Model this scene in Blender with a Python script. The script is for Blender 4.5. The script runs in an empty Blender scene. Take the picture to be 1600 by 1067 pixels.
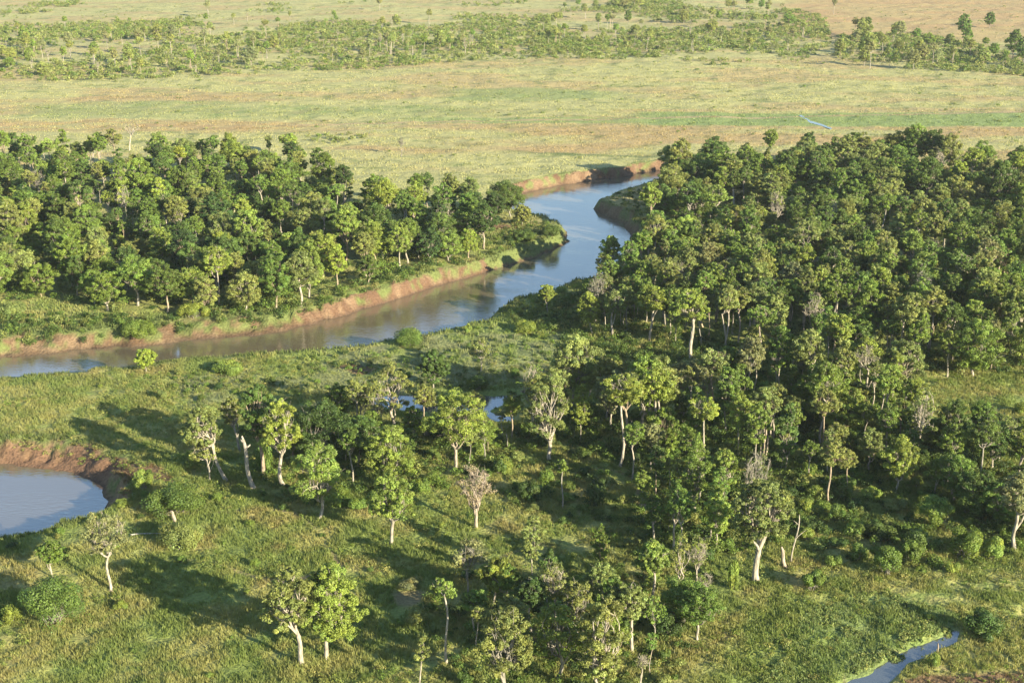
import bpy, math, random
import numpy as np
from mathutils import Vector, Matrix

# ------------------------------------------------------------------ camera, sky, sun, exposure
sc = bpy.context.scene
COL = sc.collection
CAMH, PITCH, FPX = 115.0, math.radians(17.8), 50 / 36 * 1600
cd = bpy.data.cameras.new("camera"); cam = bpy.data.objects.new("camera", cd); COL.objects.link(cam)
cam.location = (0, 0, CAMH); cam.rotation_euler = (math.pi / 2 - PITCH, 0, 0)
cd.lens = 50; cd.sensor_width = 36; cd.clip_start = 1; cd.clip_end = 12000
sc.camera = cam
SUN_EL, SUN_AZ = math.radians(17.5), math.radians(133)      # azimuth clockwise from +Y
w = bpy.data.worlds.new("World"); sc.world = w; w.use_nodes = True
nt = w.node_tree; nt.nodes.clear()
so = nt.nodes.new('ShaderNodeOutputWorld'); bg = nt.nodes.new('ShaderNodeBackground'); sk = nt.nodes.new('ShaderNodeTexSky')
sk.sky_type = 'NISHITA'; sk.sun_disc = False; sk.sun_elevation = SUN_EL; sk.sun_rotation = SUN_AZ
sk.air_density = 1.0; sk.dust_density = 0.15; sk.ozone_density = 1.6
bg.inputs[1].default_value = 0.09
nt.links.new(sk.outputs[0], bg.inputs[0]); nt.links.new(bg.outputs[0], so.inputs[0])
sd = bpy.data.lights.new("sun", 'SUN'); sun = bpy.data.objects.new("sun", sd); COL.objects.link(sun)
sd.energy = 5.0; sd.angle = math.radians(0.5); sd.color = (1.0, 0.905, 0.66)
sdir = Vector((math.sin(SUN_AZ) * math.cos(SUN_EL), math.cos(SUN_AZ) * math.cos(SUN_EL), math.sin(SUN_EL)))
sun.rotation_euler = sdir.to_track_quat('Z', 'Y').to_euler()
sc.view_settings.view_transform = 'Standard'; sc.view_settings.look = 'None'
sc.view_settings.exposure = 1.62; sc.view_settings.gamma = 1
sc.render.engine = 'CYCLES'
sc.cycles.max_bounces = 5; sc.cycles.diffuse_bounces = 2; sc.cycles.glossy_bounces = 2
sc.cycles.transmission_bounces = 2; sc.cycles.volume_bounces = 0; sc.cycles.transparent_max_bounces = 4
sc.cycles.use_denoising = True

# ------------------------------------------------------------------ projection helpers (measuring the ground from the photo)
CP, SP = math.cos(PITCH), math.sin(PITCH)
def G(px, py, z=0.0):
    k = (py - 533.5) / FPX; a = CAMH - z
    y = a * (CP - k * SP) / (SP + k * CP)
    zc = y * CP + a * SP
    return ((px - 800) / FPX * zc, y)
def depth(y, z=0.0): return y * CP + (CAMH - z) * SP
def ztop(y, py):
    k = (py - 533.5) / FPX
    return CAMH - y * (SP + k * CP) / (CP - k * SP)
def proj(x, y, z=0.0):
    zc = y * CP + (CAMH - z) * SP
    return 800 + FPX * x / zc, 533.5 + FPX * ((CAMH - z) * CP - y * SP) / zc
def gpoly(pts, z=0.0): return np.array([G(a, b, z) for a, b in pts])

# ------------------------------------------------------------------ noise
_rs = np.random.RandomState(7); _T = _rs.rand(256, 256)
def vn(x, y, s=0):
    x = x + s * 17.31; y = y + s * 5.77
    xi = np.floor(x).astype(int); yi = np.floor(y).astype(int)
    fx = x - xi; fy = y - yi; fx = fx * fx * (3 - 2 * fx); fy = fy * fy * (3 - 2 * fy)
    a = _T[xi & 255, yi & 255]; b = _T[(xi + 1) & 255, yi & 255]
    c = _T[xi & 255, (yi + 1) & 255]; d = _T[(xi + 1) & 255, (yi + 1) & 255]
    return (a * (1 - fx) + b * fx) * (1 - fy) + (c * (1 - fx) + d * fx) * fy
def fbm(x, y, scale, octs=3, s=0):
    x = x / scale; y = y / scale; t = 0; amp = .5; n = 0
    for i in range(octs):
        ca, sa = math.cos(.6 * i), math.sin(.6 * i)
        t = t + amp * vn((x * ca - y * sa) * 2 ** i, (x * sa + y * ca) * 2 ** i, s + i * 3); n += amp; amp *= .5
    return t / n
def sst(a, b, x):
    t = np.clip((x - a) / (b - a), 0, 1); return t * t * (3 - 2 * t)

def sdf(x, y, P):
    """distance to polygon edge, inside flag, index of nearest edge, for arrays"""
    n = len(P); best = np.full(x.shape, 1e9); idx = np.zeros(x.shape, int); ins = np.zeros(x.shape, bool)
    for i in range(n):
        ax, ay = P[i]; bx, by = P[(i + 1) % n]
        ex, ey = bx - ax, by - ay; L = ex * ex + ey * ey + 1e-9
        t = np.clip(((x - ax) * ex + (y - ay) * ey) / L, 0, 1)
        d = np.hypot(x - ax - t * ex, y - ay - t * ey)
        m = d < best; best = np.where(m, d, best); idx = np.where(m, i, idx)
        c = ((ay > y) != (by > y)) & (x < ex * (y - ay) / (ey if abs(ey) > 1e-9 else 1e-9) + ax)
        ins ^= c
    return np.where(ins, -best, best), idx
def inpoly(x, y, P):
    ins = np.zeros(np.shape(x), bool); n = len(P)
    for i in range(n):
        ax, ay = P[i]; bx, by = P[(i + 1) % n]; ey = by - ay
        ins ^= ((ay > y) != (by > y)) & (x < (bx - ax) * (y - ay) / (ey if abs(ey) > 1e-9 else 1e-9) + ax)
    return ins

# ------------------------------------------------------------------ river outline (water level -4 m) with bank width and bareness per vertex
RIV = []   # x, y, bank width, bare soil
def addr(pts, z, wd, bare):
    for a, b in pts:
        g = G(a, b, z); RIV.append((g[0], g[1], wd, bare))
addr([(0, 563), (60, 556), (100, 553), (200, 544), (300, 533), (400, 525)], -4, 9.5, .95)
addr([(470, 514)], -4, 6, 1); addr([(520, 500), (590, 477), (640, 462), (700, 443), (757, 428)], -4, 3.6, 1)
addr([(768, 423), (800, 414), (850, 400), (880, 385), (892, 377)], -4, 4.5, .12)
addr([(888, 352), (862, 340), (835, 334), (814, 329)], -1.5, 4, .3)
addr([(790, 322)], -4, 4, .6)
addr([(800, 310), (826, 301), (855, 294), (880, 289), (930, 283), (985, 275), (1015, 268), (1060, 263), (1120, 262)], -4, 3.4, 1)
addr([(1110, 272), (1024, 280), (990, 290), (957, 302), (926, 317)], -1.5, 4, .2)
addr([(923, 325), (948, 339), (970, 348)], -4, 4, .9)
addr([(984, 362), (978, 385), (958, 405), (930, 432), (897, 439), (871, 450), (836, 463), (791, 473), (769, 488), (742, 506),
      (667, 524), (613, 533), (542, 544), (471, 551), (414, 555), (350, 560), (278, 566), (243, 574), (147, 581), (111, 585), (0, 594)], -2.2, 5, .15)
for q in [(-150, 330), (-172, 320), (-180, 303), (-160, 290)]: RIV.append((q[0], q[1], 6, .6))
addr([(0, 727), (40, 731), (80, 737), (130, 752)], -4, 7.5, 1); addr([(155, 768), (164, 783)], -4, 5, .85)
addr([(152, 795), (135, 804), (60, 830), (0, 842)], -2.2, 4.5, .15)
for q in [(-140, 236), (-180, 242), (-214, 268), (-224, 305), (-206, 338), (-172, 353)]: RIV.append((q[0], q[1], 6, .6))
RIV = np.array(RIV); RP = RIV[:, :2]

POND = gpoly([(548, 622), (600, 615), (655, 613), (770, 616), (818, 613), (826, 631), (792, 636), (777, 642), (812, 651),
              (808, 662), (770, 664), (752, 652), (740, 650), (690, 652), (630, 645), (580, 636)], -.7)
STREAM = gpoly([(1290, 1085), (1315, 1067), (1370, 1043), (1395, 1028), (1420, 1010), (1468, 995), (1484, 980), (1500, 986), (1497, 1003),
                (1458, 1020), (1412, 1042), (1396, 1067), (1375, 1090)], -.4)
PUDS = [(gpoly([(1590, 958), (1610, 953), (1612, 966), (1592, 966)], -.4), -.4),
        (gpoly([(198, 266), (212, 264), (226, 265), (224, 271), (200, 273)], -.3), -.3),
        (gpoly([(1094, 629), (1108, 629), (1108, 637), (1092, 636)], -.4), -.4),
        (gpoly([(1284, 972), (1298, 971), (1300, 979), (1286, 980)], -.4), -.4),
        (gpoly([(1251, 181.5), (1255, 181.5), (1267, 189.2), (1284, 194.2), (1297, 199.6), (1296, 201.2), (1282, 196.2), (1263, 191.3)], -.2), -.2),
        (gpoly([(1289, 101), (1291, 101), (1298, 119), (1296, 120)], -.2), -.2)]

def river_d(x, y):
    d = np.full(x.shape, 999.); wd = np.full(x.shape, 5.); ba = np.zeros(x.shape)
    m = (y < 640) & (y > 190) & (x < 190)
    dd, ii = sdf(x[m], y[m], RP)
    d[m] = dd; wd[m] = RIV[ii, 2]; ba[m] = RIV[ii, 3]
    return d, wd, ba
def height(x, y, full=False):
    x = np.asarray(x, float); y = np.asarray(y, float)
    far = sst(450, 1000, y)
    h = (fbm(x, y, 45, 2, 3) - .5) * 1.0 + (fbm(x, y, 3.2, 2, 5) - .5) * .75 * (1 - far) + (fbm(x, y, 9, 2, 9) - .5) * (.7 + .7 * far)
    h = h + far * (fbm(x, y, 90, 2, 11) - .5) * 2.0
    d, wd, ba = river_d(x, y)
    dn = d + ((fbm(x, y, 7, 3, 21) - .5) * np.minimum(wd, 6) * 1.15 + (fbm(x, y, 2.4, 2, 23) - .5) * 1.5) * sst(-1.5, 2.5, d)
    t = np.clip(dn / wd, 0, 1)
    steep = t ** (1.0 - .25 * ba) if False else t
    prof = np.where(t < .18, t * .9, .162 + (1 - .162) * sst(.12, 1.0, t))
    near = sst(1.0, 1.6, dn / wd)
    rough = (fbm(x, y, 1.6, 3, 31) - .5) * 1.5 * ba * (1 - near) * sst(.1, .3, t)
    top = h * near - .15 * (1 - near)
    hz = np.where(d < 0, -4.35 + np.maximum(d, -4) * .4, -4.35 + (top + 4.35) * prof + rough)
    h = np.where(d < 40, hz, h)
    pd = []
    for P, lv, dep in [(POND, -.7, 1.6), (STREAM, -.4, .7)] + [(a, b, .4) for a, b in PUDS]:
        cx, cy = P.mean(0); r = np.hypot(*(P - P.mean(0)).T).max() + 14
        m = (np.abs(x - cx) < r) & (np.abs(y - cy) < r)
        if m.any():
            q, _ = sdf(x[m], y[m], P); q = q + (fbm(x[m], y[m], 4, 2, 41) - .5) * 2.2 * (1 if lv < -.35 and dep > .5 else .4)
            k = sst(-7 if dep > 1 else -3.6, 3 if dep > 1 else 2.6, q); hm = h[m]
            h[m] = np.minimum(hm, (lv - dep) + (np.maximum(hm, .2) - (lv - dep)) * np.minimum(1, k * 1.1))
    if full: return h, dn, wd, ba
    return h
def hz1(x, y): return float(height(np.array([x]), np.array([y]))[0])

# ------------------------------------------------------------------ ground colour (what grows there: grass kinds, soil)
def mixc(a, b, t): return a * (1 - t[:, None]) + b * t[:, None]
FPOLY = {}
C = lambda *v: np.array(v, float)[None, :]
def trail(x, y):
    a = np.abs(fbm(x, y, 38, 2, 101) - .5); return (1 - sst(.003, .009, a)) * sst(.4, .55, fbm(x, y, 25, 2, 103))
def gcol(x, y, dn, wd, ba):
    px, py = proj(x, y)
    n1 = fbm(x, y, 34, 3, 51); n2 = fbm(x, y, 7, 3, 55); n3 = fbm(x, y, 1.7, 2, 59)
    far = sst(400, 620, y)
    green = C(.18, .22, .058); straw = C(.31, .285, .10); lush = C(.145, .205, .052)
    near = mixc(np.repeat(green, len(x), 0), straw, sst(.36, .60, n2 * .6 + n1 * .4) * .85)
    near = mixc(near, lush, sst(.5, .75, n1 * .5 + n3 * .5) * .7)
    near = mixc(near, C(.25, .18, .08), sst(.64, .74, n2 * .7 + n3 * .3) * .4)
    pale = C(.365, .345, .15); gold = C(.37, .295, .14); brown = C(.36, .23, .115); gr = C(.20, .255, .09)
    n4 = fbm(x * .35, y, 22, 3, 63); n5 = fbm(x * .5, y, 5, 2, 66)
    fr = mixc(np.repeat(pale, len(x), 0), gold, sst(.4, .65, n4))
    fr = mixc(fr, C(.24, .245, .095), sst(.48, .74, n5 * .4 + n2 * .35 + n1 * .25) * .55)
    fr = mixc(fr, C(.15, .18, .065), sst(.58, .72, n5 * .45 + n2 * .3 + n3 * .25) * .7)
    wob = (n4 - .5) * 16
    def band(c, hw, a, b): return (1 - sst(hw * .7, hw * 1.1, np.abs(py + wob - c))) * sst(a - 40, a + 40, px) * (1 - sst(b - 60, b + 60, px))
    def bandf(c, hw, a, b): return (1 - sst(hw * .8, hw * 1.05, np.abs(py + wob * .15 - c))) * sst(a - 40, a + 40, px) * (1 - sst(b - 60, b + 60, px))
    fr = mixc(fr, gr, band(172, 11, 40, 760) * .65 * (.35 + .65 * sst(.35, .6, n2 * .4 + n4 * .6)))
    fr = mixc(fr, brown, band(195, 11, -300, 500) * .7 * (.25 + .6 * sst(.35, .6, n5)))
    fr = mixc(fr, brown, band(156, 4, -300, 420) * .6 * (.2 + .5 * sst(.35, .6, n5)))
    fr = mixc(fr, brown, band(222, 24, 540, 1650) * .4 * sst(.3, .65, n4))
    fr = mixc(fr, brown * 1.08, band(20, 46, 1230, 2500) * (.45 + .4 * n4))
    fr = mixc(fr, gr, bandf(187, 11, 1000, 2500) * .95); fr = mixc(fr, gr, bandf(189, 5, 640, 1080) * .7)
    fr = mixc(fr, gr, band(148, 7, 700, 960) * .7)
    tr = np.abs(py - (196 - (px - 400) * .0165)); fr = mixc(fr, C(.36, .26, .16), (1 - sst(.5, 1.3, tr)) * sst(380, 500, px) * .75)
    tr = np.abs(py - (237 + (px - 780) * .03)); fr = mixc(fr, C(.11, .15, .06), (1 - sst(.8, 2.6, tr)) * sst(760, 860, px) * (1 - sst(1050, 1100, px)) * .7)
    tr = trail(x, y); near = mixc(near, C(.20, .15, .085), tr * .8)
    c = mixc(near, fr, far)
    # short turf on the meadow south of the river, sedge by the stream
    mead = inpoly(x, y, FPOLY['meadow']); c = mixc(c, C(.17, .19, .085), mead * sst(.35, .6, n2) * .75)
    reed = inpoly(x, y, FPOLY['sedge']); c = mixc(c, C(.165, .225, .075), reed * (.3 + .5 * sst(.35, .6, n2)))
    # soil on banks
    edge = dn / wd
    stp = (wd < 4.2) & (ba > .9); soil = (1 - sst(np.where(stp, .95, .72), np.where(stp, 1.2, 1.1), edge + (n2 - .5) * np.where(stp, .5, 1.3))) * ba
    soil = np.maximum(soil, (edge < .25) * .9)
    tan = C(.20, .132, .08); red = C(.125, .072, .044); wet = C(.085, .055, .038)
    sc_ = mixc(np.repeat(tan, len(x), 0), red, sst(.35, .65, n2 * .5 + n3 * .5))
    sc_ = mixc(sc_, wet, 1 - sst(.04, .3, edge))
    gp = sst(.52, .60, fbm(x, y, 3.5, 3, 71) - .07 * stp) * sst(.2, .5, edge)
    c = mixc(c, C(.10, .135, .04), (1 - sst(1.0, 1.7, edge)) * .85)
    c = mixc(c, sc_, soil * (1 - gp * .85))
    # worn soil: the loop by the lower pool and dirt patches
    for P in ('soil',):
        for q in FPOLY[P]:
            dd, _ = sdf(x, y, q); c = mixc(c, red * 1.3, (1 - sst(-1.2, .8, dd + (n2 - .5) * 6)) * .9)
    return np.clip(c, .005, 1)
FPOLY['meadow'] = gpoly([(250, 590), (420, 570), (640, 530), (760, 512), (900, 520), (880, 560), (820, 605), (560, 612), (420, 610), (300, 640)])
FPOLY['sedge'] = gpoly([(1180, 1090), (1260, 960), (1330, 930), (1400, 930), (1500, 960), (1480, 1000), (1380, 1040), (1300, 1100)])
FPOLY['soil'] = [gpoly([(-30, 684), (60, 688), (150, 706), (245, 735), (270, 752), (240, 748), (140, 716), (50, 706), (-30, 704)]),
                 gpoly([(1380, 1067), (1450, 1052), (1600, 1040), (1700, 1090), (1400, 1100)]),
                 gpoly([(520, 572), (560, 566), (590, 574), (560, 584)]),
                 gpoly([(755, 346), (800, 352), (812, 358), (760, 356)])]

# ------------------------------------------------------------------ materials
def mat(name): m = bpy.data.materials.new(name); m.use_nodes = True; m.node_tree.nodes.clear(); return m, m.node_tree.nodes, m.node_tree.links
def ground_mat():
    m, N, L = mat('ground')
    o = N.new('ShaderNodeOutputMaterial'); b = N.new('ShaderNodeBsdfPrincipled'); a = N.new('ShaderNodeAttribute'); a.attribute_name = 'col'
    g = N.new('ShaderNodeNewGeometry'); n = N.new('ShaderNodeTexNoise'); n.inputs['Scale'].default_value = 1.6; n.inputs['Detail'].default_value = 6
    n2 = N.new('ShaderNodeTexNoise'); n2.inputs['Scale'].default_value = .35; n2.inputs['Detail'].default_value = 8
    r = N.new('ShaderNodeMapRange'); r.inputs[1].default_value = .3; r.inputs[2].default_value = .7; r.inputs[3].default_value = .72; r.inputs[4].default_value = 1.22
    mx = N.new('ShaderNodeVectorMath'); mx.operation = 'SCALE'
    bp = N.new('ShaderNodeBump'); bp.inputs['Strength'].default_value = .9; bp.inputs['Distance'].default_value = .5
    ad = N.new('ShaderNodeMath'); ad.operation = 'ADD'
    for q in (n, n2): L.new(g.outputs['Position'], q.inputs['Vector'])
    L.new(n.outputs[0], ad.inputs[0]); L.new(n2.outputs[0], ad.inputs[1]); L.new(ad.outputs[0], bp.inputs['Height'])
    L.new(n.outputs[0], r.inputs[0]); L.new(a.outputs['Color'], mx.inputs[0]); L.new(r.outputs[0], mx.inputs['Scale'])
    L.new(mx.outputs[0], b.inputs['Base Color']); L.new(bp.outputs[0], b.inputs['Normal'])
    b.inputs['Roughness'].default_value = .95; b.inputs['Specular IOR Level'].default_value = .15
    L.new(b.outputs[0], o.inputs[0]); return m
def leaf_mat(name, use_obj=True, trans=.2):
    m, N, L = mat(name)
    o = N.new('ShaderNodeOutputMaterial'); b = N.new('ShaderNodeBsdfPrincipled'); t = N.new('ShaderNodeBsdfTranslucent')
    a = N.new('ShaderNodeAttribute'); a.attribute_name = 'col'
    mx = N.new('ShaderNodeVectorMath'); mx.operation = 'MULTIPLY'
    L.new(a.outputs['Color'], mx.inputs[0])
    if use_obj:
        oi = N.new('ShaderNodeObjectInfo'); L.new(oi.outputs['Color'], mx.inputs[1])
    else: mx.inputs[1].default_value = (1, 1, 1)
    L.new(mx.outputs[0], b.inputs['Base Color'])
    b.inputs['Roughness'].default_value = .55; b.inputs['Specular IOR Level'].default_value = .3
    s = N.new('ShaderNodeVectorMath'); s.operation = 'MULTIPLY'; s.inputs[1].default_value = (1.15, 1.25, .55)
    L.new(mx.outputs[0], s.inputs[0]); L.new(s.outputs[0], t.inputs[0])
    ms = N.new('ShaderNodeMixShader'); ms.inputs[0].default_value = trans
    L.new(b.outputs[0], ms.inputs[1]); L.new(t.outputs[0], ms.inputs[2]); L.new(ms.outputs[0], o.inputs[0])
    return m
def bark_mat():
    m, N, L = mat('bark')
    o = N.new('ShaderNodeOutputMaterial'); b = N.new('ShaderNodeBsdfPrincipled'); oi = N.new('ShaderNodeObjectInfo')
    tc = N.new('ShaderNodeTexCoord'); n = N.new('ShaderNodeTexNoise'); n.inputs['Scale'].default_value = 1.4; n.inputs['Detail'].default_value = 7
    mp = N.new('ShaderNodeMapping'); mp.inputs['Scale'].default_value = (2.5, 2.5, .6)
    r = N.new('ShaderNodeMapRange'); r.inputs[1].default_value = .35; r.inputs[2].default_value = .62; r.inputs[3].default_value = .45; r.inputs[4].default_value = 1.1
    mx = N.new('ShaderNodeVectorMath'); mx.operation = 'SCALE'; bp = N.new('ShaderNodeBump'); bp.inputs['Distance'].default_value = .1
    L.new(tc.outputs['Object'], mp.inputs[0]); L.new(mp.outputs[0], n.inputs['Vector']); L.new(n.outputs[0], r.inputs[0]); L.new(n.outputs[0], bp.inputs['Height'])
    L.new(oi.outputs['Color'], mx.inputs[0]); L.new(r.outputs[0], mx.inputs['Scale']); L.new(mx.outputs[0], b.inputs['Base Color'])
    L.new(bp.outputs[0], b.inputs['Normal']); b.inputs['Roughness'].default_value = .85; L.new(b.outputs[0], o.inputs[0]); return m
def water_mat(name, base, ior, bump, scale):
    m, N, L = mat(name)
    o = N.new('ShaderNodeOutputMaterial'); b = N.new('ShaderNodeBsdfPrincipled'); g = N.new('ShaderNodeNewGeometry')
    mp = N.new('ShaderNodeMapping'); mp.inputs['Rotation'].default_value = (0, 0, .5); mp.inputs['Scale'].default_value = (.5, 1.3, 1)
    n = N.new('ShaderNodeTexNoise'); n.inputs['Scale'].default_value = scale; n.inputs['Detail'].default_value = 5
    n2 = N.new('ShaderNodeTexNoise'); n2.inputs['Scale'].default_value = .06; n2.inputs['Detail'].default_value = 4
    r = N.new('ShaderNodeMapRange'); r.inputs[1].default_value = .4; r.inputs[2].default_value = .6; r.inputs[3].default_value = bump * .25; r.inputs[4].default_value = bump
    bp = N.new('ShaderNodeBump'); bp.inputs['Distance'].default_value = .35
    L.new(g.outputs['Position'], mp.inputs[0]); L.new(mp.outputs[0], n.inputs['Vector']); L.new(mp.outputs[0], n2.inputs['Vector'])
    L.new(n2.outputs[0], r.inputs[0]); L.new(r.outputs[0], bp.inputs['Strength'])
    L.new(n.outputs[0], bp.inputs['Height']); L.new(bp.outputs[0], b.inputs['Normal'])
    b.inputs['Base Color'].default_value = (*base, 1); b.inputs['Roughness'].default_value = .08; b.inputs['IOR'].default_value = ior
    L.new(b.outputs[0], o.inputs[0]); return m
M_GROUND = ground_mat(); M_LEAF = leaf_mat('leaf'); M_GRASS = leaf_mat('grass_blades', False, .35); M_MASS = leaf_mat('leaf_mass', False, .3)
M_BARK = bark_mat()
M_WATER = water_mat('river_water', (.12, .095, .062), 3.0, .22, 1.1)
M_POND = water_mat('still_water', (.08, .085, .08), 3.0, .05, 1.5)

# ------------------------------------------------------------------ mesh helpers
def mesh(name, V, F, m, col=None, smooth=False):
    """V (n,3), F (k,4) or (k,3) int arrays"""
    me = bpy.data.meshes.new(name); V = np.asarray(V, np.float32); F = np.asarray(F, np.int32); k = F.shape[1]
    me.vertices.add(len(V)); me.vertices.foreach_set('co', V.ravel())
    me.loops.add(F.size); me.loops.foreach_set('vertex_index', F.ravel())
    me.polygons.add(len(F)); me.polygons.foreach_set('loop_start', np.arange(0, F.size, k, dtype=np.int32))
    try: me.polygons.foreach_set('loop_total', np.full(len(F), k, np.int32))
    except Exception: pass
    if smooth: me.polygons.foreach_set('use_smooth', np.ones(len(F), bool))
    if col is not None:
        at = me.color_attributes.new('col', 'FLOAT_COLOR', 'POINT')
        c = np.ones((len(V), 4), np.float32); c[:, :3] = col; at.data.foreach_set('color', c.ravel())
    me.materials.append(m); me.update(calc_edges=True); return me
def link(name, me, parent=None, **props):
    o = bpy.data.objects.new(name, me); COL.objects.link(o)
    if parent is not None: o.parent = parent
    for k, v in props.items(): o[k] = v
    return o

# ------------------------------------------------------------------ terrain
def build_ground():
    ys = [-200, -100, 0, 60, 110, 140]
    y = 160.
    while y < 2300: ys.append(y); y += (y + 300) * .00150
    while y < 5000: ys.append(y); y += (y + 300) * .02
    ys = np.array(ys + [5000.])
    s = np.concatenate([np.linspace(-.9, -.42, 18)[:-1], np.linspace(-.42, .40, 700), np.linspace(.40, .9, 18)[1:]])
    X = (ys[:, None] + 300) * s[None, :] * 1.0; Y = np.repeat(ys[:, None], len(s), 1)
    x = X.ravel(); y = Y.ravel()
    h, dn, wd, ba = height(x, y, True)
    c = gcol(x, y, dn, wd, ba)
    nx = len(s); i = np.arange(len(ys) - 1)[:, None] * nx + np.arange(nx - 1)[None, :]; i = i.ravel()
    F = np.stack([i, i + 1, i + nx + 1, i + nx], 1)
    link('ground', mesh('ground', np.stack([x, y, h], 1), F, M_GROUND, c, True), kind='structure')
build_ground()
def sheet(name, P, z, m, grow=0, **pr):
    c = P.mean(0); Q = c + (P - c) * (1 + grow)
    me = bpy.data.meshes.new(name); me.from_pydata([(a, b, z) for a, b in Q], [], [tuple(range(len(Q)))]); me.materials.append(m)
    return link(name, me, **pr)
sheet('river', np.array([(-245, 215), (-50, 215), (140, 470), (140, 640), (-20, 640), (-20, 480), (-90, 400), (-245, 400)]), -4.0, M_WATER, kind='structure')
sheet('pond', POND, -.7, M_POND, .12, kind='structure')
sheet('stream', STREAM, -.4, M_POND, .12, kind='structure')
for P, z in PUDS: sheet('puddle', P, z, M_POND, .12, kind='structure')

# ------------------------------------------------------------------ leaves and limbs
def leafquads(rng, cen, rad, n, size, squash=.8, up=.25, jit=.38):
    """n leaf faces spread over a blob"""
    d = rng.normal(size=(n, 3)); d[:, 2] += up; d /= np.linalg.norm(d, axis=1)[:, None]
    r = rad * (.72 + .32 * rng.rand(n))
    p = np.asarray(cen) + d * r[:, None] * np.array([1, 1, squash])
    nn = d + rng.normal(size=(n, 3)) * jit; nn /= np.linalg.norm(nn, axis=1)[:, None]
    a = np.cross(nn, rng.normal(size=(n, 3))); a /= np.linalg.norm(a, axis=1)[:, None]; b = np.cross(nn, a)
    L = size * (.6 + .8 * rng.rand(n))[:, None] * .5; W = L * .62
    return np.stack([p - a * L, p - b * W, p + a * L, p + b * W], 1)      # n,4,3
def pack(Qs, cols):
    Q = np.concatenate(Qs); c = np.concatenate(cols); n = len(Q)
    return Q.reshape(-1, 3), np.arange(n * 4).reshape(n, 4), np.repeat(c, 4, 0)
class Tubes:
    def __init__(s): s.V = []; s.F = []; s.n = 0
    def add(s, pts, radii, k=6):
        pts = np.asarray(pts, float); m = len(pts); t = np.gradient(pts, axis=0); t /= np.linalg.norm(t, axis=1)[:, None] + 1e-9
        ref = np.array([1, 0, 0.]) if abs(t[0, 0]) < .8 else np.array([0, 1., 0])
        u = np.cross(t, ref); u /= np.linalg.norm(u, axis=1)[:, None] + 1e-9; v = np.cross(t, u)
        an = np.arange(k) * 2 * math.pi / k
        R = np.asarray(radii)[:, None, None] * (u[:, None] * np.cos(an)[None, :, None] + v[:, None] * np.sin(an)[None, :, None])
        s.V.append((pts[:, None] + R).reshape(-1, 3))
        i = (np.arange(m - 1)[:, None] * k + np.arange(k)[None]).ravel(); j = (np.arange(m - 1)[:, None] * k + (np.arange(k)[None] + 1) % k).ravel()
        s.F.append(np.stack([i, j, j + k, i + k], 1) + s.n); s.n += m * k
    def mesh(s, name): return mesh(name, np.concatenate(s.V), np.concatenate(s.F), M_BARK, None, True)
def curve(rng, a, b, n, wob, sag=0):
    a = np.asarray(a, float); b = np.asarray(b, float); t = np.linspace(0, 1, n)[:, None]
    L = np.linalg.norm(b - a); off = np.clip(rng.normal(size=3), -1.2, 1.2) * wob * L; off2 = np.clip(rng.normal(size=3), -1.2, 1.2) * wob * L * .5
    p = a + (b - a) * t + np.sin(t * math.pi) * off + np.sin(t * 2 * math.pi) * off2
    p[:, 2] += (np.sin(t[:, 0] * math.pi) * sag * L); return p
def profile(shape, t):
    if shape == 'umbrella': return np.sin(math.pi * np.clip(.12 + .80 * t ** .8, 0, 1)) ** .6 * np.clip(.25 + 1.6 * t, 0, 1)
    if shape == 'dome': return np.sqrt(np.clip(1 - (np.clip(t - .25, 0, 1) / .78) ** 2, 0.02, 1)) * np.clip(.62 + 1.6 * t, 0, 1)
    if shape == 'column': return np.clip(.62 + .5 * np.sin(math.pi * t) - .45 * t ** 3, .15, 1)
    return np.sin(math.pi * np.clip(.1 + .83 * t, 0, 1)) ** .7       # round
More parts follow.
